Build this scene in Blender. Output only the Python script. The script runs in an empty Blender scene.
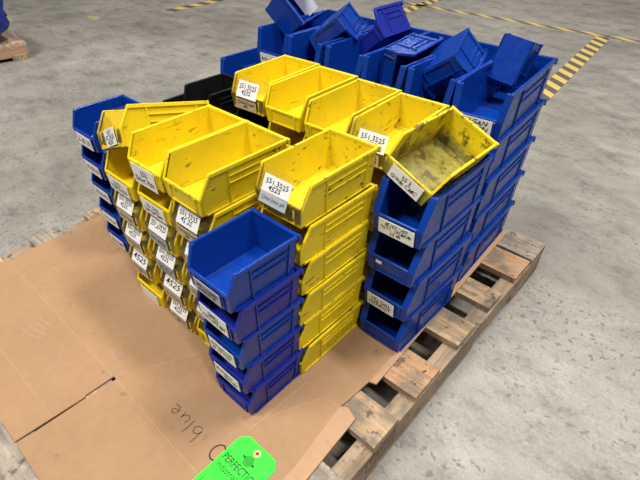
import bpy, bmesh, math, random
from mathutils import Matrix, Vector
random.seed(7)
S = 0.76                       # authoring units -> metres, applied to everything at the end
C = bpy.context.scene.collection
ORD = ['bottom', 'second', 'third', 'fourth', 'fifth', 'sixth']

# ------------------------------------------------------------------ materials
def new_mat(name):
    m = bpy.data.materials.new(name); m.use_nodes = True
    nt = m.node_tree; b = nt.nodes['Principled BSDF']
    return m, nt, b
def N(nt, t, **kw):
    n = nt.nodes.new(t)
    for k, v in kw.items():
        if hasattr(n, k): setattr(n, k, v)
        else: n.inputs[k].default_value = v
    return n
def ramp(nt, fac, stops):
    r = nt.nodes.new('ShaderNodeValToRGB')
    while len(r.color_ramp.elements) < len(stops): r.color_ramp.elements.new(.5)
    for e, (p, c) in zip(r.color_ramp.elements, stops):
        e.position = p; e.color = (c[0], c[1], c[2], 1) if hasattr(c, '__len__') else (c, c, c, 1)
    nt.links.new(fac, r.inputs[0]); return r.outputs[0]
def mixc(nt, fac, a, b, mode='MIX'):
    m = nt.nodes.new('ShaderNodeMix'); m.data_type = 'RGBA'; m.blend_type = mode
    for s, v in ((0, fac), (6, a), (7, b)):
        if hasattr(v, 'is_output'): nt.links.new(v, m.inputs[s])
        elif s == 0: m.inputs[0].default_value = v
        else: m.inputs[s].default_value = (v[0], v[1], v[2], 1)
    return m.outputs[2]
def coords(nt, scale=(1, 1, 1), rand=True, rot=(0, 0, 0)):
    tc = nt.nodes.new('ShaderNodeTexCoord'); mp = nt.nodes.new('ShaderNodeMapping')
    mp.inputs['Scale'].default_value = scale; mp.inputs['Rotation'].default_value = rot
    nt.links.new(tc.outputs['Object'], mp.inputs[0])
    if rand:
        oi = nt.nodes.new('ShaderNodeObjectInfo'); mu = N(nt, 'ShaderNodeMath', operation='MULTIPLY'); mu.inputs[1].default_value = 37
        nt.links.new(oi.outputs['Random'], mu.inputs[0]); nt.links.new(mu.outputs[0], mp.inputs['Location'])
    return mp.outputs[0]
def noise(nt, vec, scale, detail=4, rough=.55):
    n = nt.nodes.new('ShaderNodeTexNoise'); nt.links.new(vec, n.inputs['Vector'])
    n.inputs['Scale'].default_value = scale; n.inputs['Detail'].default_value = detail; n.inputs['Roughness'].default_value = rough
    return n.outputs['Fac']
def bump(nt, b, h, strength, dist=.002):
    n = nt.nodes.new('ShaderNodeBump'); n.inputs['Strength'].default_value = strength; n.inputs['Distance'].default_value = dist
    nt.links.new(h, n.inputs['Height']); nt.links.new(n.outputs[0], b.inputs['Normal'])
def simple(name, col, rough=.6):
    m, nt, b = new_mat(name); b.inputs['Base Color'].default_value = (*col, 1); b.inputs['Roughness'].default_value = rough
    return m
def plastic(name, col, dirt, dcol=(.06, .045, .01), rough=.38, heavy=False, sheen=None):
    m, nt, b = new_mat(name)
    v = coords(nt)
    v2 = coords(nt, (1, .35, 1))
    tint = ramp(nt, noise(nt, v, 9, 3), [(.35, [c * .9 for c in col]), (.65, col)])
    specks = ramp(nt, noise(nt, v2, 105, 4, .65), [(.585, 0), (.65, 1)])
    patches = ramp(nt, noise(nt, v, 18, 2), [(.42, 0), (.58, 1)])
    f = N(nt, 'ShaderNodeMath', operation='MULTIPLY'); nt.links.new(specks, f.inputs[0]); nt.links.new(patches, f.inputs[1])
    f2 = N(nt, 'ShaderNodeMath', operation='MULTIPLY'); nt.links.new(f.outputs[0], f2.inputs[0]); f2.inputs[1].default_value = dirt
    col_out = mixc(nt, f2.outputs[0], tint, dcol)
    film = ramp(nt, noise(nt, v, 26, 6, .7), [(.42, 0), (.75, 1)])
    f3 = N(nt, 'ShaderNodeMath', operation='MULTIPLY'); nt.links.new(film, f3.inputs[0]); f3.inputs[1].default_value = dirt * .35
    col_out = mixc(nt, f3.outputs[0], col_out, [c * .55 + .03 for c in col])
    if heavy:      # grime settled over the bottom of the bin, ragged outline
        tc = nt.nodes.new('ShaderNodeTexCoord'); sx = nt.nodes.new('ShaderNodeSeparateXYZ'); nt.links.new(tc.outputs['Object'], sx.inputs[0])
        a = N(nt, 'ShaderNodeMath', operation='MULTIPLY_ADD'); nt.links.new(noise(nt, v, 22, 6, .75), a.inputs[0]); a.inputs[1].default_value = -.075
        nt.links.new(sx.outputs['Z'], a.inputs[2])
        g = ramp(nt, a.outputs[0], [(0, 1), (.004, 0)])
        sh = N(nt, 'ShaderNodeMath', operation='ADD'); nt.links.new(a.outputs[0], sh.inputs[0]); sh.inputs[1].default_value = .022
        g = ramp(nt, sh.outputs[0], [(.0, .85), (.022, 0)])
        grime = ramp(nt, noise(nt, v, 60, 5, .7), [(.35, (.07, .065, .02)), (.58, (.24, .22, .07)), (.72, (.06, .05, .015))])
        col_out = mixc(nt, g, col_out, grime)
        sm = ramp(nt, noise(nt, coords(nt, (1, 1, 1), False), 34, 4, .6), [(.54, 0), (.61, .85)])
        col_out = mixc(nt, sm, col_out, (.07, .055, .012))
    nt.links.new(col_out, b.inputs['Base Color'])
    r = ramp(nt, noise(nt, v, 40, 4), [(.3, rough - .06), (.7, rough + .12)]); nt.links.new(r, b.inputs['Roughness'])
    b.inputs['Specular IOR Level'].default_value = .38
    bump(nt, b, noise(nt, v, 300, 2), .05, .0005)
    return m
M = {}
M['yellow'] = plastic('yellow_plastic', (.83, .625, .008), .5)
M['yellow_worn'] = plastic('worn_yellow_plastic', (.77, .595, .010), 1.0)
M['yellow_grimy'] = plastic('grimy_yellow_plastic', (.78, .60, .006), 1.0, heavy=True)
M['blue'] = plastic('blue_plastic', (.001, .038, .30), .22, (.03, .04, .09), .27)
M['violet_blue'] = plastic('violet_blue_plastic', (.010, .020, .27), .25, (.03, .04, .09), .3)
M['black'] = plastic('black_plastic', (.006, .006, .007), .3, (.02, .02, .02), .36)
M['hole'] = simple('hole_dark', (.03, .02, .005), .8)
M['ink'] = simple('marker_ink', (.012, .012, .014), .6)
M['faded_ink'] = simple('faded_ink', (.12, .12, .14), .7)
M['pencil'] = simple('grey_smear', (.34, .22, .145), .9)
M['paper'] = simple('white_paper', (.76, .76, .75), .6)
M['paper_grey'] = simple('greyed_paper', (.36, .38, .42), .6)
M['paper_tan'] = simple('tan_paper', (.52, .43, .27), .7)
M['metal'] = simple('nail_steel', (.25, .24, .23), .45)
M['hole_wood'] = simple('nail_hole', (.03, .02, .015), .9)
def film_mat():
    m = bpy.data.materials.new('clear_film'); m.use_nodes = True; nt = m.node_tree; nt.nodes.clear()
    o = nt.nodes.new('ShaderNodeOutputMaterial'); t = nt.nodes.new('ShaderNodeBsdfTransparent'); t.inputs[0].default_value = (.94, .93, .88, 1)
    g = nt.nodes.new('ShaderNodeBsdfGlossy'); g.inputs['Roughness'].default_value = .12
    d = nt.nodes.new('ShaderNodeBsdfDiffuse'); d.inputs[0].default_value = (.70, .62, .34, 1)
    fr = nt.nodes.new('ShaderNodeFresnel'); fr.inputs[0].default_value = 1.38
    a = nt.nodes.new('ShaderNodeMixShader'); b = nt.nodes.new('ShaderNodeMixShader')
    v = coords(nt); n = ramp(nt, noise(nt, v, 45, 4), [(.35, .01), (.7, .08)])
    nt.links.new(n, a.inputs[0]); nt.links.new(t.outputs[0], a.inputs[1]); nt.links.new(d.outputs[0], a.inputs[2])
    nt.links.new(fr.outputs[0], b.inputs[0]); nt.links.new(a.outputs[0], b.inputs[1]); nt.links.new(g.outputs[0], b.inputs[2])
    nt.links.new(b.outputs[0], o.inputs[0]); return m
M['film'] = film_mat()
def wood(name, c0, c1, c2, along=0):
    m, nt, b = new_mat(name)
    sc = (1.2, 16, 16) if along == 0 else (16, 1.2, 16)
    v = coords(nt, sc); v2 = coords(nt, (1, 1, 1))
    g = ramp(nt, noise(nt, v, 5, 6, .65), [(.3, c0), (.5, c1), (.72, c2)])
    st = ramp(nt, noise(nt, v2, 13, 6, .7), [(.46, 0), (.60, .75)])
    col = mixc(nt, st, g, (.13, .115, .10))
    kn = ramp(nt, noise(nt, v2, 38, 3, .6), [(.60, 0), (.68, .8)])
    col = mixc(nt, kn, col, (.07, .05, .035))
    nt.links.new(col, b.inputs['Base Color']); b.inputs['Roughness'].default_value = .8
    bump(nt, b, noise(nt, v, 8, 6, .7), .5, .003); return m
M['wood_tan'] = wood('pallet_wood_tan', (.18, .11, .06), (.42, .29, .17), (.55, .41, .26))
M['wood_orange'] = wood('pallet_wood_orange', (.22, .11, .055), (.42, .24, .125), (.50, .32, .19))
M['wood_grey'] = wood('pallet_wood_grey', (.13, .11, .09), (.30, .25, .20), (.42, .36, .29))
M['wood_stringer'] = wood('stringer_wood', (.16, .11, .065), (.31, .22, .14), (.38, .29, .20), 1)
def cardboard(name, col):
    m, nt, b = new_mat(name)
    v = coords(nt, rand=False)
    big = ramp(nt, noise(nt, v, 2.2, 4, .6), [(.3, [c * .88 for c in col]), (.7, [min(1, c * 1.08) for c in col])])
    fine = ramp(nt, noise(nt, v, 60, 4, .6), [(.3, .93), (.7, 1.04)])
    c = mixc(nt, 1.0, big, fine, 'MULTIPLY')
    sp = ramp(nt, noise(nt, v, 28, 2, .5), [(.71, 0), (.76, .6)])
    c = mixc(nt, sp, c, [k * .55 for k in col])
    nt.links.new(c, b.inputs['Base Color']); b.inputs['Roughness'].default_value = .75
    vv = coords(nt, (1, .02, 1), False)
    bump(nt, b, noise(nt, v, 12, 4), .25, .004); return m
M['card'] = cardboard('cardboard', (.352, .208, .108))
M['card_light'] = cardboard('light_cardboard', (.43, .265, .15))
M['tag'] = simple('green_card', (.03, .90, .035), .55)
M['tagring'] = simple('tan_reinforcement', (.62, .36, .20), .7)
def concrete():
    m, nt, b = new_mat('concrete')
    v = coords(nt, rand=False)
    base = ramp(nt, noise(nt, v, .9, 9, .68), [(.3, (.18, .17, .145)), (.5, (.285, .27, .24)), (.68, (.39, .375, .34))])
    vv = coords(nt, (1, 1.5, 1), False)
    mid = ramp(nt, noise(nt, vv, 6.5, 9, .74), [(.34, .58), (.45, .88), (.55, 1.0), (.68, 1.14)])
    c = mixc(nt, 1.0, base, mid, 'MULTIPLY')
    bl = ramp(nt, noise(nt, vv, 3.4, 10, .82), [(.53, 0), (.62, .55)])
    c = mixc(nt, bl, c, (.13, .125, .115))
    sp = ramp(nt, noise(nt, v, 58, 3, .65), [(.575, 0), (.63, .8)])
    pm = ramp(nt, noise(nt, v, 3.1, 3, .6), [(.40, .15), (.55, 1)])
    f = N(nt, 'ShaderNodeMath', operation='MULTIPLY'); nt.links.new(sp, f.inputs[0]); nt.links.new(pm, f.inputs[1])
    c = mixc(nt, f.outputs[0], c, (.12, .12, .115))
    fine = ramp(nt, noise(nt, v, 150, 3, .7), [(.3, .84), (.7, 1.1)])
    c = mixc(nt, 1.0, c, fine, 'MULTIPLY')
    nt.links.new(c, b.inputs['Base Color'])
    nt.links.new(ramp(nt, noise(nt, v, 5, 5), [(.3, .42), (.7, .68)]), b.inputs['Roughness'])
    b.inputs['Specular IOR Level'].default_value = .35
    bump(nt, b, noise(nt, v, 40, 6, .7), .12, .003); return m
M['concrete'] = concrete()
def tape_mat(name, period, slant, dark=(.09, .09, .075), thr=.5):
    m, nt, b = new_mat(name)
    tc = nt.nodes.new('ShaderNodeTexCoord'); sx = nt.nodes.new('ShaderNodeSeparateXYZ'); nt.links.new(tc.outputs['Object'], sx.inputs[0])
    a = N(nt, 'ShaderNodeMath', operation='MULTIPLY_ADD'); nt.links.new(sx.outputs['Y'], a.inputs[0]); a.inputs[1].default_value = slant; nt.links.new(sx.outputs['X'], a.inputs[2])
    d = N(nt, 'ShaderNodeMath', operation='DIVIDE'); nt.links.new(a.outputs[0], d.inputs[0]); d.inputs[1].default_value = period * S
    fr = N(nt, 'ShaderNodeMath', operation='FRACT'); nt.links.new(d.outputs[0], fr.inputs[0])
    gt = N(nt, 'ShaderNodeMath', operation='GREATER_THAN'); nt.links.new(fr.outputs[0], gt.inputs[0]); gt.inputs[1].default_value = thr
    v = coords(nt, rand=False)
    w = ramp(nt, noise(nt, v, 30, 5, .7), [(.58, 0), (.72, .6)])
    c = mixc(nt, gt.outputs[0], dark, (.60, .43, .12)); c = mixc(nt, w, c, (.25, .23, .19))
    nt.links.new(c, b.inputs['Base Color']); b.inputs['Roughness'].default_value = .6; return m
M['stretch'] = None

# ------------------------------------------------------------------ mesh helpers
def link(name, me, parent=None, loc=(0, 0, 0), rot=None):
    o = bpy.data.objects.new(name, me); C.objects.link(o); o.parent = parent; o.location = loc
    if rot is not None: o.rotation_mode = 'QUATERNION'; o.rotation_quaternion = rot.to_quaternion()
    return o
def tag(o, label=None, cat=None, group=None, kind=None):
    if label: o['label'] = label
    if cat: o['category'] = cat
    if group: o['group'] = group
    if kind: o['kind'] = kind
    return o
class MB:
    def __init__(s): s.bm = bmesh.new()
    def hull(s, a, b, mi=0):
        """prism between two matching loops a and b (lists of 3D points)"""
        n = len(a); va = [s.bm.verts.new(p) for p in a]; vb = [s.bm.verts.new(p) for p in b]
        fs = [s.bm.faces.new(va[::-1]), s.bm.faces.new(vb)]
        for i in range(n): fs.append(s.bm.faces.new((va[i], va[(i + 1) % n], vb[(i + 1) % n], vb[i])))
        for f in fs: f.material_index = mi
        return s
    def box(s, x0, x1, y0, y1, z0, z1, mi=0):
        return s.hull([(x0, y0, z0), (x1, y0, z0), (x1, y1, z0), (x0, y1, z0)], [(x0, y0, z1), (x1, y0, z1), (x1, y1, z1), (x0, y1, z1)], mi)
    def sweep(s, path, frames, mi=0, close=False):
        """rectangular section sweep; frames: per path point 4 offset vectors"""
        rings = [[s.bm.verts.new(Vector(p) + Vector(o)) for o in fr] for p, fr in zip(path, frames)]
        for r0, r1 in zip(rings, rings[1:]):
            for i in range(4): s.bm.faces.new((r0[i], r0[(i + 1) % 4], r1[(i + 1) % 4], r1[i])).material_index = mi
        s.bm.faces.new(rings[0][::-1]); s.bm.faces.new(rings[-1]); return s
    def cyl(s, c, r, z0, z1, n=12, axis='z', mi=0):
        a, b = [], []
        for i in range(n):
            t = 2 * math.pi * i / n; u, v = r * math.cos(t), r * math.sin(t)
            if axis == 'z': a.append((c[0] + u, c[1] + v, z0)); b.append((c[0] + u, c[1] + v, z1))
            else: a.append((z0, c[0] + u, c[1] + v)); b.append((z1, c[0] + u, c[1] + v))
        return s.hull(a, b, mi)
    def mesh(s, name, mats, bevel=0, seg=1):
        bm = s.bm; bmesh.ops.recalc_face_normals(bm, faces=bm.faces)
        if bevel:
            ed = [e for e in bm.edges if len(e.link_faces) == 2 and e.calc_face_angle(0) > .35]
            bmesh.ops.bevel(bm, geom=ed, offset=bevel, segments=seg, affect='EDGES', profile=.6, clamp_overlap=True)
        me = bpy.data.meshes.new(name); bm.to_mesh(me); bm.free()
        for m in (mats if isinstance(mats, (list, tuple)) else [mats]): me.materials.append(m)
        return me

# ------------------------------------------------------------------ stacking bins
#            L     base w  W     H     pitch  lip out  lip z  front top set-back
BIN = {'Y': (.230, .118, .141, .0930, .0922, .002, .044, .022),
       'A': (.165, .114, .138, .0930, .0922, .003, .046, .014),
       'D': (.285, .122, .140, .1220, .1200, .004, .050, .028),
       'C': (.362, .124, .144, .1220, .1200, .004, .056, .010)}
_mesh = {}
def xw(T, z):                       # outer half width of the wall at height z
    L, wb, W, H = BIN[T][:4]; return wb / 2 + (W / 2 - .004 - wb / 2) * z / H
def bin_meshes(T, mk):
    if (T, mk) in _mesh: return _mesh[T, mk]
    L, wb, W, H, P, lp, zl, fs = BIN[T]; t = .0032; mat = M[mk]
    f, bk = -L / 2, L / 2
    def sx(z, side, inn=0): return side * (xw(T, z) - inn)
    m = MB()
    for s in (-1, 1):                # side walls with the slanted front
        prof = [(f, 0), (bk, 0), (bk + .003, H), (f + fs, H), (f - lp, zl)]
        m.hull([(sx(z, s), y, z) for y, z in prof], [(sx(z, s, t), y, z) for y, z in prof])
        # dark fixing hole high at the back, seen from inside and outside
        zc = H - .017; m.cyl((bk - .018, zc), .0022, sx(zc, s, t + .0004), sx(zc, s, -.0004), 8, 'x', 1)
    m.hull([(-wb / 2, f, 0), (wb / 2, f, 0), (wb / 2, bk, 0), (-wb / 2, bk, 0)], [(sx(t, -1), f - lp * t / zl, t), (sx(t, 1), f - lp * t / zl, t), (sx(t, 1), bk, t), (sx(t, -1), bk, t)])
    a = [(sx(0, -1), bk, 0), (sx(0, 1), bk, 0), (sx(H, 1), bk + .003, H), (sx(H, -1), bk + .003, H)]
    m.hull(a, [(x, y - t, z) for x, y, z in a])
    a = [(sx(0, -1), f, 0), (sx(0, 1), f, 0), (sx(zl, 1), f - lp, zl), (sx(zl, -1), f - lp, zl)]
    m.hull(a, [(x, y + t * 1.1, z) for x, y, z in a])
    # inner fillets where floor meets walls
    r = .0035
    for s in (-1, 1):
        x0, x1 = sx(t, s, t), sx(t, s, t + r)
        m.hull([(x0, f + .004, t), (x1, f + .004, t), (sx(t + r, s, t), f + .004 , t + r)], [(x0, bk - .003, t), (x1, bk - .003, t), (sx(t + r, s, t), bk - .003, t + r)])
    m.hull([(-wb / 2 + t, bk - t, t), (-wb / 2 + t, bk - t - r, t), (-wb / 2 + t, bk - t, t + r)], [(wb / 2 - t, bk - t, t), (wb / 2 - t, bk - t - r, t), (wb / 2 - t, bk - t, t + r)])
    shell = m.mesh('bin_shell', [mat, M['hole']], .0009)
    # rim: flange round sides and back, down the slanted front edges
    m = MB(); o, d = (.0035, .0075) if T in 'YA' else (.0045, .011)
    xr = xw(T, H)
    def flange(s):
        path = [(s * xr, bk + .003, H), (s * xr, f + fs, H)]
        fr = [[(-s * t, 0, .002), (s * o, 0, .002), (s * o, 0, -d), (-s * t, 0, -d)]] * 2
        m.sweep(path, fr)
        # front edge flange
        wv = .006 if T in 'YA' else .009; ti = t if T == 'Y' else (.006 if T == 'A' else .014)
        p = [(s * xr, f + fs, H), (sx(zl, s), f - lp, zl), (sx(0.002, s), f, .002)]
        fr = [[(-s * ti, -.001, 0), (s * o, -.001, 0), (s * o, wv, 0), (-s * ti, wv, 0)],
              [(-s * ti, -.002, 0), (s * o * .8, -.002, 0), (s * o * .8, wv, 0), (-s * ti, wv, 0)],
              [(-s * ti, -.001, 0), (s * .001, -.001, 0), (s * .001, wv, 0), (-s * ti, wv, 0)]]
        m.sweep(p, fr)
    flange(-1); flange(1)
    m.box(-xr - o, xr + o, bk - .001, bk + .008, H - d, H + .002)
    for s in (-1, 1): m.box(min(s * (xr - .004), s * (xr + o + .002)), max(s * (xr - .004), s * (xr + o + .002)), bk + .003, bk + .010, H - d - .005, H + .0015)
    # lip along the front wall
    m.hull([(sx(zl, -1), f - lp - .002, zl - .005), (sx(zl, 1), f - lp - .002, zl - .005), (sx(zl, 1), f - lp + .0045, zl - .005), (sx(zl, -1), f - lp + .0045, zl - .005)],
           [(sx(zl, -1), f - lp - .001, zl + .0015), (sx(zl, 1), f - lp - .001, zl + .0015), (sx(zl, 1), f - lp + .0045, zl + .0015), (sx(zl, -1), f - lp + .0045, zl + .0015)])
    rim = m.mesh('bin_rim', mat, .0012)
    ribs = []
    for s in (-1, 1):
        m = MB(); q = .0036
        def slab(y0, y1, z0, z1, curve=0):
            a = [(sx(z0, s), y0, z0), (sx(z0, s), y1, z0), (sx(z1, s), y1 + curve, z1), (sx(z1, s), y0 + curve, z1)]
            m.hull(a, [(x + s * q, y, z) for x, y, z in a])
        yA, yB = f + .31 * L, f + .86 * L; top = H - d
        slab(yA, yA + .0035, .003, top, -.006); slab(yB, yB + .0035, .003, top, .003)
        slab(yA, yB, top * .80, top * .80 + .003); slab(yA, yB, top * .60, top * .60 + .003)
        slab(f + .01, bk - .003, .0, .0045)
        ribs.append(m.mesh('bin_side_ribs', mat, .0007))
    m = MB()                          # card slot: two uprights and a bottom ledge on the front wall
    def fp(x, k, n): return (x, f - lp * k - n, zl * k)
    for s in (-1, 1):
        x0, x1 = s * (wb / 2 - .018), s * (wb / 2 - .013)
        m.hull([fp(x0, .1, 0), fp(x1, .1, 0), fp(x1, .92, 0), fp(x0, .92, 0)], [fp(x0, .1, .0032), fp(x1, .1, .0032), fp(x1, .92, .0032), fp(x0, .92, .0032)])
    m.hull([fp(-wb / 2 + .013, .08, 0), fp(wb / 2 - .013, .08, 0), fp(wb / 2 - .013, .16, 0), fp(-wb / 2 + .013, .16, 0)],
           [fp(-wb / 2 + .013, .08, .0032), fp(wb / 2 - .013, .08, .0032), fp(wb / 2 - .013, .16, .0032), fp(-wb / 2 + .013, .16, .0032)])
    slot = m.mesh('bin_card_slot', mat, .0006)
    _mesh[T, mk] = (shell, rim, ribs, slot); return _mesh[T, mk]
def window_mesh(T):
    if ('w', T) in _mesh: return _mesh['w', T]
    L, wb, W, H, P, lp, zl, fs = BIN[T]; f = -L / 2; m = MB()
    nu, nv = 8, 6; g = []
    for j in range(nv + 1):
        k = j / nv; z = zl * .35 + (H - zl * .35) * k
        if z < zl: y = f - lp * z / zl
        else: y = f - lp + (lp + fs) * (z - zl) / (H - zl)
        row = []
        for i in range(nu + 1):
            u = i / nu * 2 - 1
            row.append(m.bm.verts.new((u * (xw(T, z) + .0015), y - .0030 - .0008 * math.sin(i * 2.1 + j * 1.3), z)))
        g.append(row)
    for j in range(nv):
        for i in range(nu): m.bm.faces.new((g[j][i], g[j][i + 1], g[j + 1][i + 1], g[j + 1][i])).smooth = True
    me = m.mesh('film_window', M['film']); _mesh['w', T] = me; return me
def text_mesh(lines, w, h, ink='ink', key=None, bold=.018, fit=.84, jit=True):
    k = ('t', tuple(lines), round(w, 4), round(h, 4), ink)
    if k in _mesh: return _mesh[k]
    cu = bpy.data.curves.new('t', 'FONT'); cu.body = '\n'.join(lines); cu.align_x = 'CENTER'; cu.align_y = 'CENTER'; cu.size = 1
    cu.space_line = .85
    o = bpy.data.objects.new('t', cu); C.objects.link(o)
    cu.offset = bold * .75; cu.resolution_u = 2; bpy.context.view_layer.update()
    me = bpy.data.meshes.new_from_object(o.evaluated_get(bpy.context.evaluated_depsgraph_get()))
    if jit:
        for v in me.vertices: v.co.x += .15 * v.co.y
    bpy.data.objects.remove(o); me.name = 'writing'
    xs = [v.co.x for v in me.vertices]; ys = [v.co.y for v in me.vertices]
    cx, cy = (min(xs) + max(xs)) / 2, (min(ys) + max(ys)) / 2
    sxx = w * fit / (max(xs) - min(xs)); syy = h * (fit if not jit else (.42 if len(lines) == 1 else .64 if len(lines) == 2 else .82)) / (max(ys) - min(ys))
    if len(lines) == 1: syy = min(syy, sxx * 1.5)
    for v in me.vertices:
        x, y = (v.co.x - cx) * sxx, (v.co.y - cy) * syy
        if jit: y += .03 * h * math.sin(x * 260) ; x += .012 * w * math.sin(y * 330 + 1)
        v.co = (x, y, 0)
    me.materials.clear(); me.materials.append(M[ink])
    _mesh[k] = me; return me
def card_mesh(w, h, mat):
    k = ('c', round(w, 4), round(h, 4), mat)
    if k in _mesh: return _mesh[k]
    m = MB(); m.hull([(-w / 2, -h / 2, -.0004), (w / 2, -h / 2, -.0004), (w / 2, h / 2, -.0004), (-w / 2, h / 2, -.0004)], [(-w / 2, -h / 2, .0004), (w / 2, -h / 2, .0004), (w / 2, h / 2, .0004), (-w / 2, h / 2, .0004)])
    _mesh[k] = m.mesh('card', M[mat]); return _mesh[k]
def put_card(root, T, where, x, v, w, h, lines, mat='paper', ink='ink', roll=0, what='white card'):
    """where: 'front' on the front wall, 'film' on the clear window; x, v offsets from the centre of that face"""
    L, wb, W, H, P, lp, zl, fs = BIN[T]; f = -L / 2
    if where == 'front': a, b = Vector((0, f, 0)), Vector((0, f - lp, zl)); off = .0056
    else: a, b = Vector((0, f - lp, zl)), Vector((0, f + fs, H)); off = .0075
    up = (b - a).normalized(); X = Vector((1, 0, 0)); n = X.cross(up)
    c = (a + b) / 2 + X * x + up * v + n * off
    R = Matrix((X, up, n)).transposed() @ Matrix.Rotation(roll, 3, 'Z')
    cd = link('label', card_mesh(w, h, mat), root, c, R)
    if what: cd['label'] = what
    if lines: link('writing', text_mesh(lines, w, h, ink), cd, (0, 0, .0008))
    return cd
nbin = 0
def make_bin(T, mk, loc, yaw=0, label='', group=None, rot=None, film=False, cards=(), scale=1):
    r = bpy.data.objects.new('stacking_bin', None); C.objects.link(r); r.empty_display_size = .02
    r.location = loc
    if rot is not None: r.rotation_mode = 'QUATERNION'; r.rotation_quaternion = rot.to_quaternion()
    else: r.rotation_euler = (0, 0, yaw)
    if scale != 1: r.scale = (scale,) * 3
    tag(r, label, 'storage bin', group)
    shell, rim, ribs, slot = bin_meshes(T, mk)
    link('shell', shell, r); link('rim', rim, r); link('side_ribs', ribs[0], r); link('side_ribs', ribs[1], r); link('card_slot', slot, r)
    if film: tag(link('film_window', window_mesh(T), r), 'clear plastic film over the open front')
    for c in cards: put_card(r, T, *c[0], **(c[1] if len(c) > 1 else {}))
    return r
BZ = .1365                            # top of the cardboard
def stack(T, x, y, n, mk, where, group, yaw=0, dx=0, dy=0, special=None, jit=.0025, jyaw=.012):
    special = special or {}; P = BIN[T][4]; out = []
    for k in range(n):
        sp = dict(special.get(k, {}))
        m = sp.pop('mk', mk)
        colour = {'yellow': 'yellow', 'yellow_worn': 'scuffed-yellow', 'yellow_grimy': 'grimy yellow', 'blue': 'blue', 'violet_blue': 'violet-blue', 'black': 'black'}[m]
        pos = 'topmost' if k == n - 1 else ('lowest' if k == 0 else ORD[k] + ' from bottom')
        extra = sp.pop('desc', '')
        lab = f'{colour} bin{" " + extra if extra else ""}, {pos}, {where}'
        jx, jy, ja = random.uniform(-jit, jit), random.uniform(-jit, jit), random.uniform(-jyaw, jyaw)
        if k == 0: jx = jy = 0
        out.append(make_bin(T, m, (x + dx * k + jx + sp.pop('ox', 0), y + dy * k + jy + sp.pop('oy', 0), BZ + k * P), yaw + ja + sp.pop('oyaw', 0), lab, sp.pop('group', group), **sp))
    return out
W = lambda *a, **k: (a, k)
def numcard(lines=('551,3525', '4525'), x=0, v=-.009, w=.074, h=.040, **k): return W('film', x, v, w, h, lines, **dict(dict(what='white card with black handwriting'), **k))
def lowcard(lines=('Quad base', '#2'), w=.076, h=.031, **k): return W('front', -.004, 0, w, h, lines, **dict(dict(mat='paper_tan', what='tan card with dark handwriting'), **k))

# nearest blue stack
fb = {4: dict(ox=-.003, oy=-.007, desc='with a faded card', cards=[W('front', .0, .002, .078, .032, ('SMALL RUBBER', 'BUMPERS #2'), mat='paper_grey', ink='ink', what='greyed card with smudged writing')]),
      3: dict(mk='violet_blue', desc='with a curling white card', cards=[W('front', -.004, .012, .084, .044, ('SMALL', 'COLLARS #66'), what='large white card with heavy black handwriting', roll=-.03)]),
      2: dict(desc='with a narrow white card', cards=[W('front', .002, .001, .084, .040, ('BOX BUTTON', '#7 1/2" POST'), ink='faded_ink', what='white card with grey writing')]),
      1: dict(mk='violet_blue', desc='with a Rubber Bands card', cards=[W('front', .002, .001, .084, .038, ('Rubber', '        Bands'), ink='faded_ink', what='white card with small grey writing')]),
      0: dict(mk='violet_blue', desc='without a card, reddish scuffs', oy=.004)}
stack('A', -.3165, -1.053, 5, 'blue', 'nearest small blue stack', 'blue bins in the nearest stack', dx=.0038, dy=-.0028, special=fb)

# left blue stack
lf = {k: dict(desc='with a white card', cards=[W('front', .0, .000, .086, .038, (t,), ink='faded_ink' if k % 2 else 'ink', what='white card with small writing')]) for k, t in enumerate(['Small', 'Screw', 'ES NUTS', 'HOOKS 55', '2. 65 10.'])}
stack('A', -1.068, -.921, 5, 'blue', 'far left blue stack', 'blue bins in the left stack', special=lf, dx=-.001)

# three yellow columns at the left
ca = {4: dict(mk='yellow', desc='with a white card', cards=[W('front', 0, .001, .092, .038, ('ROD -', 'TRIM BASES'), what='white card with handwriting')]),
      3: dict(film=True, desc='behind clear film', cards=[numcard(), lowcard(('Quad base',))]),
      2: dict(film=True, desc='behind clear film', cards=[numcard(('551,3525', '4525')), lowcard(('Quad base', '#1'))]),
      1: dict(film=True, desc='behind clear film', cards=[numcard(('4525',)), lowcard(('Quad Base', '#1'))]),
      0: dict(desc='with a hanging white card', cards=[W('front', .0, -.004, .085, .036, (), what='blank white card')])}
stack('Y', -.770, -.955, 5, 'yellow', 'left yellow column', 'yellow bins in the left column', special=ca)
cb = {5: dict(mk='yellow', desc='with a 553 Short Pins card', cards=[W('front', -.002, -.004, .090, .050, ('553', 'Short Pins'), what='white card with large handwriting', roll=.02)]),
      4: dict(mk='yellow', desc='with a Tube End Bases card', cards=[W('front', 0, .001, .092, .038, ('551, 3525,', 'Tube End Bases'), what='white card with handwriting')]),
      3: dict(film=True, desc='behind clear film', cards=[numcard(('551,x3525',)), lowcard(('Pad Tube End',), mat='paper_grey')]),
      2: dict(film=True, desc='behind clear film', cards=[numcard(('551,3525', '4525')), lowcard(('Quad', 'base'), mat='paper_grey')]),
      1: dict(film=True, desc='behind clear film', cards=[numcard(('4525',)), lowcard(('Quad base',))]),
      0: dict(film=True, desc='behind clear film', cards=[numcard(('551,3525', '4525')), lowcard(('Quad base', '#2'))])}
stack('Y', -.618, -.955, 6, 'yellow', 'middle left yellow column', 'yellow bins in the middle left column', special=cb)
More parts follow.
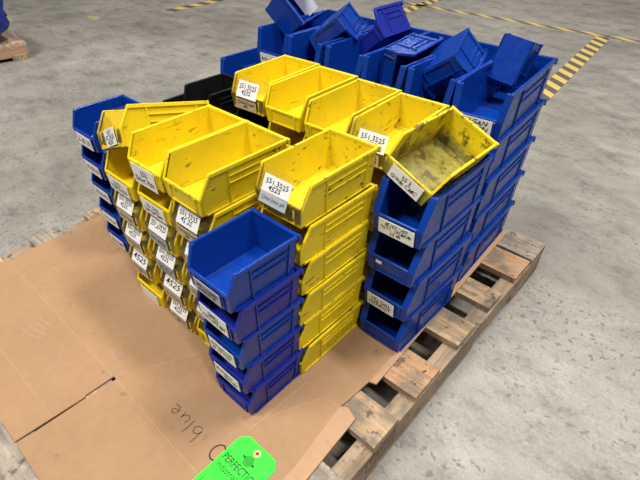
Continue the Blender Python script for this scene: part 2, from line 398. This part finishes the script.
cc = {5: dict(mk='yellow_worn', desc='dark specked and open'),
      4: dict(film=True, desc='with a Quad base card', cards=[numcard(('551,3525', '45 25'), w=.074), lowcard(('Quad base', '#2'))]),
      3: dict(film=True, desc='behind clear film', cards=[numcard(), lowcard()]),
      2: dict(film=True, desc='behind clear film', cards=[numcard(), lowcard()]),
      1: dict(film=True, desc='behind clear film', cards=[numcard(('3525',)), lowcard(('Quad base',))]),
      0: dict(mk='yellow_worn', desc='with an inked front')}
stack('Y', -.476, -.955, 6, 'yellow', 'yellow column behind nearest stack', 'yellow bins in the right column of the left block', special=cc)

# middle yellow stack
ym = {5: dict(mk='yellow_worn', film=True, desc='with film and a 551,3525 card', cards=[numcard(w=.074, h=.036, x=-.006, v=-.004), W('film', -.006, -.032, .074, .024, ('Quad base #4',), mat='paper_grey', ink='faded_ink', what='grey faded card')]),
      4: dict(), 3: dict(mk='yellow_worn'), 2: dict(mk='yellow_worn'), 1: dict(), 0: dict(mk='yellow_worn')}
stack('Y', -.313, -.853, 6, 'yellow', 'yellow stack between two blue stacks', 'yellow bins in the centre stack', dx=.001, special=ym, jit=.004)

# row of four yellow columns behind; the first stands on black bins
for i, (x, desc) in enumerate(((-.762, 'leftmost'), (-.611, 'second'), (-.460, 'third'), (-.309, 'rightmost'))):
    sp = {}
    if i == 0:
        sp = {k: dict(mk='black', group='black bins') for k in range(5)}
        sp[5] = dict(mk='yellow', film=True, desc='with a Quad base #3 card', cards=[numcard(('551,3525', '4535'), w=.078, h=.046), lowcard(('Quad base', '#3'), w=.08)])
    if i == 1: sp = {5: dict(mk='yellow', desc='clean and empty')}
    if i == 2: sp = {5: dict(mk='yellow_worn', desc='empty and open')}
    if i == 3: sp = {5: dict(mk='yellow_worn', desc='with a RINGS card', film=True, cards=[numcard(('551,3525', '4535'), w=.078, h=.042), lowcard(('RINGS',), w=.06)])}
    stack('Y', x, -.535 - i * .006, 6, 'yellow', f'{desc} column of rear yellow row', 'yellow bins in the rear row', special=sp, yaw=.05)

# black stacks
for x, n, d in ((-1.004, 5, 'tallest black stack'), (-.865, 4, 'black stack beside the rear yellow row'), (-1.155, 4, 'leftmost black stack')):
    stack('A', x, -.585, n, 'black', d, 'black bins')

# right blue stack
mb = {3: dict(desc='with a two-line white card', cards=[W('front', .002, .0, .094, .040, ('#8 HEX / HEX', 'NUTS - CADMIUM', '3/8  #8'), what='white card with black block handwriting')]),
      2: dict(desc='with a torn card remnant', cards=[W('front', -.028, .014, .016, .009, (), what='torn white paper remnant')]),
      1: dict(desc='with bold white card', cards=[W('front', -.010, .0, .082, .042, ('1KJ GRL', 'GENEGY'), what='white card with bold handwriting')]),
      0: dict(desc='without a card')}
stack('D', -.171, -.604, 4, 'blue', 'blue stack under tilted yellow bin', 'blue bins in the right stack', dx=.0025, special=mb, jit=.002)

# rear row of long blue bins
rear = [(-.200, -.212, 5, 'rightmost stack'), (-.335, -.211, 5, 'second stack from right'), (-.484, -.211, 5, 'third stack from right'), (-.628, -.211, 5, 'fourth stack from right'),
        (-.782, -.211, 5, 'fifth stack from right'), (-.931, -.211, 5, 'sixth stack from right'), (-1.082, -.26, 4, 'lower leftmost stack')]
for x, y, n, d in rear:
    sp = {}
    yw = 0
    if d == 'rightmost stack':
        yw = .055; sp = {4: dict(desc='with a spring card', oyaw=.035, cards=[W('front', -.004, .002, .096, .050, ('ORGAN', 'TENSION', 'SPRING'), what='white card with bold black handwriting')])}
    if x == -.931: sp = {4: dict(desc='with a white card', cards=[W('front', -.004, .004, .09, .040, ('Hydr...',), what='white card with handwriting')])}
    stack('C', x, y, n, 'blue', f'rear blue row, {d}', 'long blue bins in the rear row', yaw=yw, special=sp)

# loose bins lying on top
def axis_angle(w):
    v = Vector(w); return Matrix.Rotation(v.length, 3, v.normalized())
make_bin('Y', 'yellow', (-.766, -.950, .599), rot=axis_angle((-.234, -.379, -.006)), label='yellow bin with film front lying tipped on top of the left yellow column', group='loose bins on the stacks', film=True,
         cards=[W('front', .012, .006, .056, .040, ('551', '35,3525', '4525'), what='white card with black handwriting', roll=.1)])
make_bin('Y', 'yellow_grimy', (-.184, -.602, .604), rot=axis_angle((-.03, .401, 0)), label='dirty yellow bin tilted over the right blue stack, grime inside', group='loose bins on the stacks',
         cards=[W('front', .002, .002, .088, .036, ('55 3', 'Grade CMC'), what='white card with black handwriting')])
make_bin('A', 'blue', (-.388, -.235, .756), rot=axis_angle((-.297, 2.49, .368)), label='blue bin turned upside down on the rear blue row, rightmost of the two upturned ones', group='loose bins on the stacks')
make_bin('A', 'blue', (-.810, -.239, .770), rot=axis_angle((-.524, 2.447, .272)), label='blue bin turned upside down on the rear blue row, leftmost of the two upturned ones', group='loose bins on the stacks')
make_bin('A', 'violet_blue', (-.651, -.133, .705), rot=axis_angle((.001, -.734, .06)), label='violet-blue bin tipped with its ribbed side up behind the other loose bins', group='loose bins on the stacks')
make_bin('A', 'blue', (-.535, -.245, .703), rot=axis_angle((.015, 1.70, .079)), label='blue bin lying on its side between the two upturned blue bins', group='loose bins on the stacks')
make_bin('A', 'blue', (-.223, -.168, .750), rot=axis_angle((.21, 7.855, 5.439)), label='blue bin standing bottom up in the rightmost rear blue bin, shiny base showing', group='loose bins on the stacks', scale=.72)
b1 = make_bin('A', 'blue', (-1.024, -.219, .738), rot=axis_angle((-1.118, -.092, -2.647)), label='blue bin at the top edge of the picture, tipped with white paper inside', group='loose bins on the stacks')
cd = link('label', card_mesh(.08, .055, 'paper'), b1, (.0, -.075, .05), Matrix.Rotation(math.radians(-82), 3, 'X')); cd['label'] = 'loose white paper inside the bin'

# ------------------------------------------------------------------ pallet
def pallet():
    r = bpy.data.objects.new('wooden_pallet', None); C.objects.link(r)
    tag(r, 'worn wooden pallet under the cardboard carrying all the stacked bins', 'pallet')
    ZT = .130
    boards = [(0, -.122, 'wood_grey', .004), (-.126, -.244, 'wood_orange', .0), (-.333, -.421, 'wood_tan', -.003), (-.508, -.617, 'wood_tan', -.002), (-.71, -.828, 'wood_orange', .002), (-.900, -1.0, 'wood_tan', .003),
              (-1.098, -1.20, 'wood_grey', -.004), (-1.30, -1.40, 'wood_tan', 0), (-1.49, -1.61, 'wood_grey', .003)]
    for i, (y1, y0, mk, dx) in enumerate(boards):
        m = MB(); n = 26; x0, x1 = -1.352, -.002 + dx
        top = []; random.seed(i + 50)
        # ragged board outline, thin slab
        up = []; dn = []
        for k in range(n + 1):
            x = x0 + (x1 - x0) * k / n
            chip = random.uniform(0, .002)
            if i in (0, 3) and k > n - 3: chip += random.uniform(.003, .010)
            up.append((x, y1 - random.uniform(0, .0012))); dn.append((x, y0 + chip))
        loop = up + dn[::-1]
        a = [(x, y, ZT - .020) for x, y in loop]; b = [(x, y, ZT) for x, y in loop]
        m.hull(b, a)
        me = m.mesh('deck_board', M[mk]); bmesh_tri(me)
        o = link('deck_board', me, r)
        if i == 0: o['label'] = 'grey weathered end board'
        nm = MB()
        for kx in (-.022, -.030):
            for ky in (.3, .72):
                nm.cyl((kx + random.uniform(-.006, .006), y0 + (y1 - y0) * ky + random.uniform(-.004, .004)), random.choice((.0022, .003)), ZT - .002, ZT + .0006, 8)
        link('nails', nm.mesh('nails', M['metal'] if i % 2 else M['hole_wood']), o)
    for x0, x1 in ((-.046, .001), (-.70, -.655), (-1.345, -1.30)):
        m = MB(); prof = []
        pts = [(0, .020), (0, .110), (-1.61, .110), (-1.61, .020)]
        for c in (-1.22, -.36):     # fork notches
            pts += [(c - .14, .020), (c - .12, .052), (c + .12, .052), (c + .14, .020)]
        m.hull([(x0, y, z) for y, z in pts], [(x1, y, z) for y, z in pts])
        me = m.mesh('stringer', M['wood_stringer']); bmesh_tri(me); st = link('stringer', me, r)
        if x1 > -.1:
            R = Matrix((Vector((0, 1, 0)), Vector((0, 0, 1)), Vector((1, 0, 0)))).transposed()
            tm = link('stamp', text_mesh(['[UK] PU', 'HT 01'], .10, .045, 'pencil_dark', bold=.004, jit=False), st, (x1 + .0006, -.965, .070), R); tm['label'] = 'dark burned stamp marks'
            bx = MB()
            for a, b, c, d in ((-.055, .055, -.028, -.026), (-.055, .055, .026, .028), (-.055, -.053, -.028, .028), (.053, .055, -.028, .028)):
                bx.box(a, b, c, d, 0, .0004)
            fm = link('stamp_border', bx.mesh('stamp_border', M['pencil_dark']), st, (x1 + .0003, -.965, .070), R)
    for y1, y0 in ((-.0, -.13), (-.505, -.61), (-.99, -1.09), (-1.50, -1.61)):
        m = MB(); m.box(-1.352, -.002, y0, y1, 0, .020); link('bottom_board', m.mesh('bottom_board', M['wood_grey'], .001), r)
    return r
def bmesh_tri(me):
    bm = bmesh.new(); bm.from_mesh(me); bmesh.ops.triangulate(bm, faces=[f for f in bm.faces if len(f.verts) > 4]); bm.to_mesh(me); bm.free()
M['pencil_dark'] = simple('burned_mark', (.10, .065, .04), .9)
pallet()

# ------------------------------------------------------------------ cardboard sheet
random.seed(3)
def sheet(outline, z0, z1, mat, name='cardboard_sheet'):
    m = MB(); m.hull([(x, y, z1) for x, y in outline], [(x, y, z0) for x, y in outline]); me = m.mesh(name, mat); bmesh_tri(me); return me
left = []
for t in range(0, 25):
    y = -1.52 + t * (1.49 / 24)
    x = -1.285 + random.uniform(-.012, .010)
    if -1.30 < y < -1.08: x += .018
    left.append((x, y))
out = [(-.142, -.03), (-.128, -.45), (-.112, -.868), (-.118, -.955), (-.121, -.970), (-.10, -1.15), (-.09, -1.53),
       (-.596, -1.53), (-.5925, -1.37), (-.590, -1.368), (-.589, -1.292), (-.601, -1.292), (-.6015, -1.366), (-.5975, -1.37), (-.604, -1.53)] + [(-1.25, -1.535)] + left
cs = bpy.data.objects.new('cardboard_sheet', None); C.objects.link(cs); cs.location = (0, 0, 0)
tag(cs, 'large flattened brown cardboard laid over the pallet under the bins', 'cardboard')
main = link('main_panel', sheet(out, .1315, BZ - .0006, M['card']), cs)
strip = link('edge_strip', sheet([(-.142, -.03), (-.128, -.03), (-.094, -.862), (-.112, -.868), (-.128, -.45)], .1306, BZ - .0010, M['card_light']), cs); strip['label'] = 'paler exposed edge of the cardboard'
flap = link('side_flap', sheet([(-.1207, -.972), (-.104, -.962), (-.073, -.974), (-.062, -1.15), (-.045, -1.53), (-.0895, -1.53), (-.0995, -1.15)], .1306, BZ + .0008, M['card_light']), cs); flap['label'] = 'paler narrow flap along the right side'
def ridge(pts, w=.0045, h=.0013, name='crease', mat='card_light', z=None):
    m = MB(); z = BZ - .0008 if z is None else z
    for (ax, ay), (bx_, by) in zip(pts, pts[1:]):
        d = Vector((bx_ - ax, by - ay, 0)); n = Vector((-d.y, d.x, 0)).normalized() * w / 2
        A, B = Vector((ax, ay, z)), Vector((bx_, by, z)); up = Vector((0, 0, h))
        m.hull([A - n, A + n, A + up], [B - n, B + n, B + up])
    return link(name, m.mesh(name, M[mat]), cs)
ridge([(-1.26, -1.292), (-.606, -1.293)]); ridge([(-.584, -1.293), (-.36, -1.298), (-.105, -1.30)])
ridge([(-1.2, -1.452), (-.62, -1.447)], .003, .0008)
ridge([(-.237, -1.16), (-.228, -.97)], .004, .0012)
ridge([(-.226, -1.10), (-.20, -1.05), (-.17, -.985), (-.125, -.969)], .003, .001)
ridge([(-.243, -1.53), (-.237, -1.16)], .003, .0010)
ridge([(-.60, -1.285), (-.55, -1.2), (-.50, -1.10)], .0025, .0006)
# marker writing on the cardboard
def strokes(name, polys, width, mat, T, parent=cs, z=BZ - .0002):
    m = MB()
    for pts in polys:
        P = [T(*p) for p in pts]
        # smooth the polyline
        for _ in range(2):
            Q = [P[0]]
            for a, b in zip(P, P[1:]): Q += [(a[0] * .75 + b[0] * .25, a[1] * .75 + b[1] * .25), (a[0] * .25 + b[0] * .75, a[1] * .25 + b[1] * .75)]
            P = Q + [P[-1]]
        L = []; R_ = []
        for i, p in enumerate(P):
            a = P[max(i - 1, 0)]; b = P[min(i + 1, len(P) - 1)]
            d = Vector((b[0] - a[0], b[1] - a[1])); d = d.normalized() if d.length > 1e-9 else Vector((1, 0)); n = Vector((-d.y, d.x)) * width / 2
            L.append(m.bm.verts.new((p[0] + n.x, p[1] + n.y, z))); R_.append(m.bm.verts.new((p[0] - n.x, p[1] - n.y, z)))
        for i in range(len(P) - 1): m.bm.faces.new((R_[i], R_[i + 1], L[i + 1], L[i]))
    return link(name, m.mesh(name, M[mat]), parent)
# word "blue", written upside down as seen from the camera: letters advance to -x, up is -y
def TB(x, y): return (-.312 - x * .68, -1.228 - y * .74)
blue = [[(.0, .055), (.002, .0), (.004, .022), (.022, .030), (.034, .018), (.026, .002), (.004, .002)],
        [(.052, .050), (.050, .025), (.054, .002)],
        [(.072, .028), (.070, .006), (.084, .002), (.098, .012), (.100, .028), (.100, .006), (.106, .001)],
        [(.122, .014), (.148, .018), (.146, .030), (.130, .032), (.122, .016), (.132, .002), (.154, .006)]]
tag(strokes('marker_word', blue, .0018, 'ink', TB), 'black handwritten word "blue"')
strokes('marker_letter', [[(.03, .036), (.018, .044), (.004, .036), (-.002, .02), (.004, .004), (.018, -.002), (.028, .002)]], .0034, 'ink', lambda x, y: (-.262 + x * .8, -1.262 + y * .9 + .002))
def TS(ox, oy, k=1.0): return lambda x, y: (ox + x * k, oy + y * k)
smear = [[(0, 0), (.05, .01)], [(.0, -.014), (.06, -.004)], [(.012, -.03), (.07, -.016)], [(.03, -.046), (.08, -.028)], [(0, -.05), (.02, -.04), (.03, -.056)]]
strokes('scuff_marks', smear, .006, 'pencil', TS(-.94, -1.335))
box = [[(0, 0), (.012, -.012)], [(.02, -.012), (.024, -.028), (.036, -.024), (.046, -.018)], [(.03, -.034), (.034, -.052), (.048, -.046), (.044, -.034), (.03, -.034)],
       [(.052, -.03), (.062, -.05)], [(.048, -.056), (.056, -.074), (.070, -.066), (.062, -.052), (.048, -.056)], [(.066, -.036), (.074, -.052), (.086, -.044)], [(.076, -.08), (.082, -.083)]]
strokes('faint_lettering', box, .0026, 'pencil', TS(-.80, -1.325, 1.25))
strokes('scuff_marks', [[(0, 0), (.02, -.004), (.04, -.006)]], .010, 'pencil', TS(-.68, -1.255))

# ------------------------------------------------------------------ green tag
tg = bpy.data.objects.new('shipping_tag', None); C.objects.link(tg); tg.location = (-.181, -1.30, BZ + .0015)
tag(tg, 'bright green shipping tag with punched hole lying on the cardboard', 'tag')
m = MB(); hw = .0575; top = .131; ch = .017; bot = -.16
prof = [(-hw, bot), (hw, bot), (hw, top - ch), (hw - ch * .8, top), (-hw + ch, top), (-hw, top - ch)]
m.hull([(x, y, 0) for x, y in prof], [(x, y, .0008) for x, y in prof]); link('tag_card', m.mesh('tag_card', M['tag']), tg)
m = MB(); m.cyl((.002, .114), .0085, .0004, .0014, 20); ring = link('reinforcement_ring', m.mesh('reinforcement_ring', M['tagring']), tg)
m = MB(); m.cyl((.002, .114), .0032, .001, .0017, 12); link('punched_hole', m.mesh('punched_hole', M['hole_wood']), ring)
def tag_text(lines, x, y, w, h, ink, jit=False, bold=.0):
    return link('printing', text_mesh(lines, w, h, ink, bold=bold, fit=1, jit=jit), tg, (x, y, .0013))
M['print'] = simple('tag_print', (.01, .10, .012), .6)
M['print_light'] = simple('tag_fine_print', (.015, .38, .02), .6)
tag_text(['PERFECTION'], .002, .065, .105, .018, 'print', bold=.03)
tag_text(['Industrial Sales'], .0, .045, .096, .016, 'print', bold=.018)
tag_text(['Fin Surplus, We Buy', 'and Sell Used', 'Equipment'], .0, .022, .10, .026, 'print_light')
tag_text(['1   NAME'], -.012, -.002, .07, .010, 'print', bold=.02)
m = MB()
for k in range(6):
    y = -.010 + k * .004; hwid = .0135 * math.sqrt(max(.05, 1 - (y / .0125) ** 2)); m.box(-hwid, hwid, y - .0013, y + .0013, 0, .0003)
m.box(-.019, -.012, -.001, .004, 0, .0003); m.box(.012, .019, -.004, .001, 0, .0003)
lg = link('printed_emblem', m.mesh('printed_emblem', M['print']), tg, (.0, .090, .0011))

# ------------------------------------------------------------------ floor and tape
m = MB(); m.box(-14, 12, -7, 16, -.03, 0); fl = link('floor', m.mesh('floor', M['concrete'])); tag(fl, kind='structure')
def tape(p0, p1, w, period, slant, label, thr=.5, dark=(.09, .09, .075)):
    d = Vector((p1[0] - p0[0], p1[1] - p0[1], 0)); m = MB(); L = d.length; n = 24
    m.box(0, L, -w / 2, w / 2, 0, .0012)
    o = link('hazard_tape', m.mesh('hazard_tape', tape_mat('hazard_tape_%d' % len(bpy.data.materials), period, slant, dark, thr)), None, (p0[0], p0[1], .0004))
    o.rotation_euler = (0, 0, math.atan2(d.y, d.x)); tag(o, label, 'floor tape', 'hazard tape on the floor'); return o
tape((-.645, 1.55), (-.815, 3.56), .115, .163, -.85, 'striped yellow and black tape running from the blue stack to the long line')
tape((-2.95, 3.47), (.9, 3.70), .085, .262, 1.8, 'long thin striped tape line crossing the far floor', .55, (.14, .12, .095))
tape((-2.66, 3.06), (-2.82, 5.0), .12, .163, -.85, 'striped tape branching off towards the top edge of the picture')
tape((-4.43, 1.42), (-4.50, 3.0), .12, .205, .2, 'short striped tape at the top left of the floor')
for lx, ly, lw in ((-4.70, .75, .13), (-5.2, .15, .09)):
    m = MB(); random.seed(int(lx * -100)); pts = [(lw * math.cos(t * math.pi / 6) * random.uniform(.5, 1), lw * .45 * math.sin(t * math.pi / 6) * random.uniform(.5, 1)) for t in range(12)]
    m.hull([(x, y, 0) for x, y in pts], [(x, y, .0006) for x, y in pts])
    o = link('paint_trace', m.mesh('paint_trace', simple('old_yellow_paint', (.36, .33, .16), .7)), None, (lx, ly, .0003))
    tag(o, 'faint worn yellow paint trace on the floor, %s' % ('nearer the striped tape' if lw > .1 else 'nearer the small wrapped pallet'), 'paint mark')

# ------------------------------------------------------------------ wrapped pallet at the far left
wp = bpy.data.objects.new('wrapped_pallet', None); C.objects.link(wp); wp.location = (-3.84, -.20, 0); wp.rotation_euler = (0, 0, math.radians(-6))
tag(wp, 'low cardboard covered pallet with clear wrap at the left edge', 'pallet')
m = MB(); m.box(-1.2, -.01, -1.0, -.0, .022, .125); link('cardboard_cover', m.mesh('cardboard_cover', M['card_light'], .012, 2), wp)
m = MB(); m.box(-1.2, .0, -.12, -.02, .0, .04); m.box(-1.2, .0, -.55, -.45, 0, .04); m.box(-1.2, 0, -.99, -.89, 0, .04); link('base_runner', m.mesh('base_runner', M['wood_tan'], .002), wp)
def wrap_mat():
    m, nt, b = new_mat('stretch_wrap'); v = coords(nt, (1, 6, 6), False)
    b.inputs['Base Color'].default_value = (.75, .66, .58, 1); b.inputs['Roughness'].default_value = .2
    nt.links.new(ramp(nt, noise(nt, v, 7, 4), [(.48, .05), (.62, .6)]), b.inputs['Alpha']); bump(nt, b, noise(nt, v, 9, 4), .6, .02); return m
m = MB(); m.box(-1.203, -.002, -1.004, .004, .085, .130); link('stretch_wrap', m.mesh('stretch_wrap', wrap_mat(), .012, 2), wp)
# blue wrapped bundle sitting on it
m = MB(); bm = m.bm
bmesh.ops.create_icosphere(bm, subdivisions=4, radius=1)
from mathutils import noise as mn
for v in bm.verts:
    c = v.co; p = 5; k = (abs(c.x) ** p + abs(c.y) ** p + abs(c.z) ** p) ** (-1 / p)
    c = c * k; c = Vector((c.x * .42, c.y * .36, c.z * .15)); c *= 1 + .10 * mn.noise(c * 9) + .05 * mn.noise(c * 24); v.co = c
for f in bm.faces: f.smooth = True
bl = link('blue_bundle', m.mesh('blue_bundle', M['blue']), None, (-4.24, -.58, .315)); tag(bl, 'shiny blue plastic wrapped bundle on the pallet at the left edge', 'bundle')
bl.data.materials[0] = plastic('blue_wrap', (.012, .03, .28), .2, rough=.18)

# ------------------------------------------------------------------ light
w = bpy.data.worlds.new('world'); bpy.context.scene.world = w; w.use_nodes = True
w.node_tree.nodes['Background'].inputs[0].default_value = (1.0, .97, .92, 1); w.node_tree.nodes['Background'].inputs[1].default_value = .09
def lamp(x, y, z, sx, sy, e, col=(1, .96, .90)):
    l = bpy.data.lights.new('ceiling_lamp', 'AREA'); l.shape = 'RECTANGLE'; l.size = sx; l.size_y = sy; l.energy = e; l.color = col
    o = bpy.data.objects.new('ceiling_lamp', l); C.objects.link(o); o.location = (x, y, z); return o
LAMPS = [lamp(.9, .9, 6.5, 1.8, .6, 360), lamp(-4, 2, 6.5, 1.6, .6, 100), lamp(3.0, -2.2, 6.5, 1.6, .6, 350), lamp(-1.5, -3.8, 6.5, 2.2, .8, 560), lamp(0, 6, 6.5, 1.6, .6, 140), lamp(-5, 7, 6.5, 1.6, .6, 140)]

# ------------------------------------------------------------------ camera
F, cx, cy, cz, yw, pt, rl = 473.496, .2714, -1.4973, 1.1507, -.7230, .6613, .0126
cyw, syw, cp, sp_ = math.cos(yw), math.sin(yw), math.cos(pt), math.sin(pt)
f = Vector((syw * cp, cyw * cp, -sp_)); r = Vector((cyw, -syw, 0)); u = r.cross(f)
r2 = math.cos(rl) * r + math.sin(rl) * u; u2 = -math.sin(rl) * r + math.cos(rl) * u
cam = bpy.data.cameras.new('camera'); cam.sensor_width = 36; cam.lens = F / 640 * 36; cam.clip_start = .02; cam.clip_end = 100
co = bpy.data.objects.new('camera', cam); C.objects.link(co)
R = Matrix((r2, u2, -f)).transposed(); co.matrix_world = Matrix.Translation((cx, cy, cz)) @ R.to_4x4()
bpy.context.scene.camera = co

# ------------------------------------------------------------------ bring to real size
for me in bpy.data.meshes:
    me.transform(Matrix.Scale(S, 4)); me.update()
for o in bpy.data.objects:
    o.location = o.location * S
for o in LAMPS: o.data.size *= S; o.data.size_y *= S; o.data.energy *= S * S
vs = bpy.context.scene.view_settings
vs.view_transform = 'Standard'; vs.look = 'None'; vs.gamma = 1; vs.use_curve_mapping = False; vs.exposure = -0.18
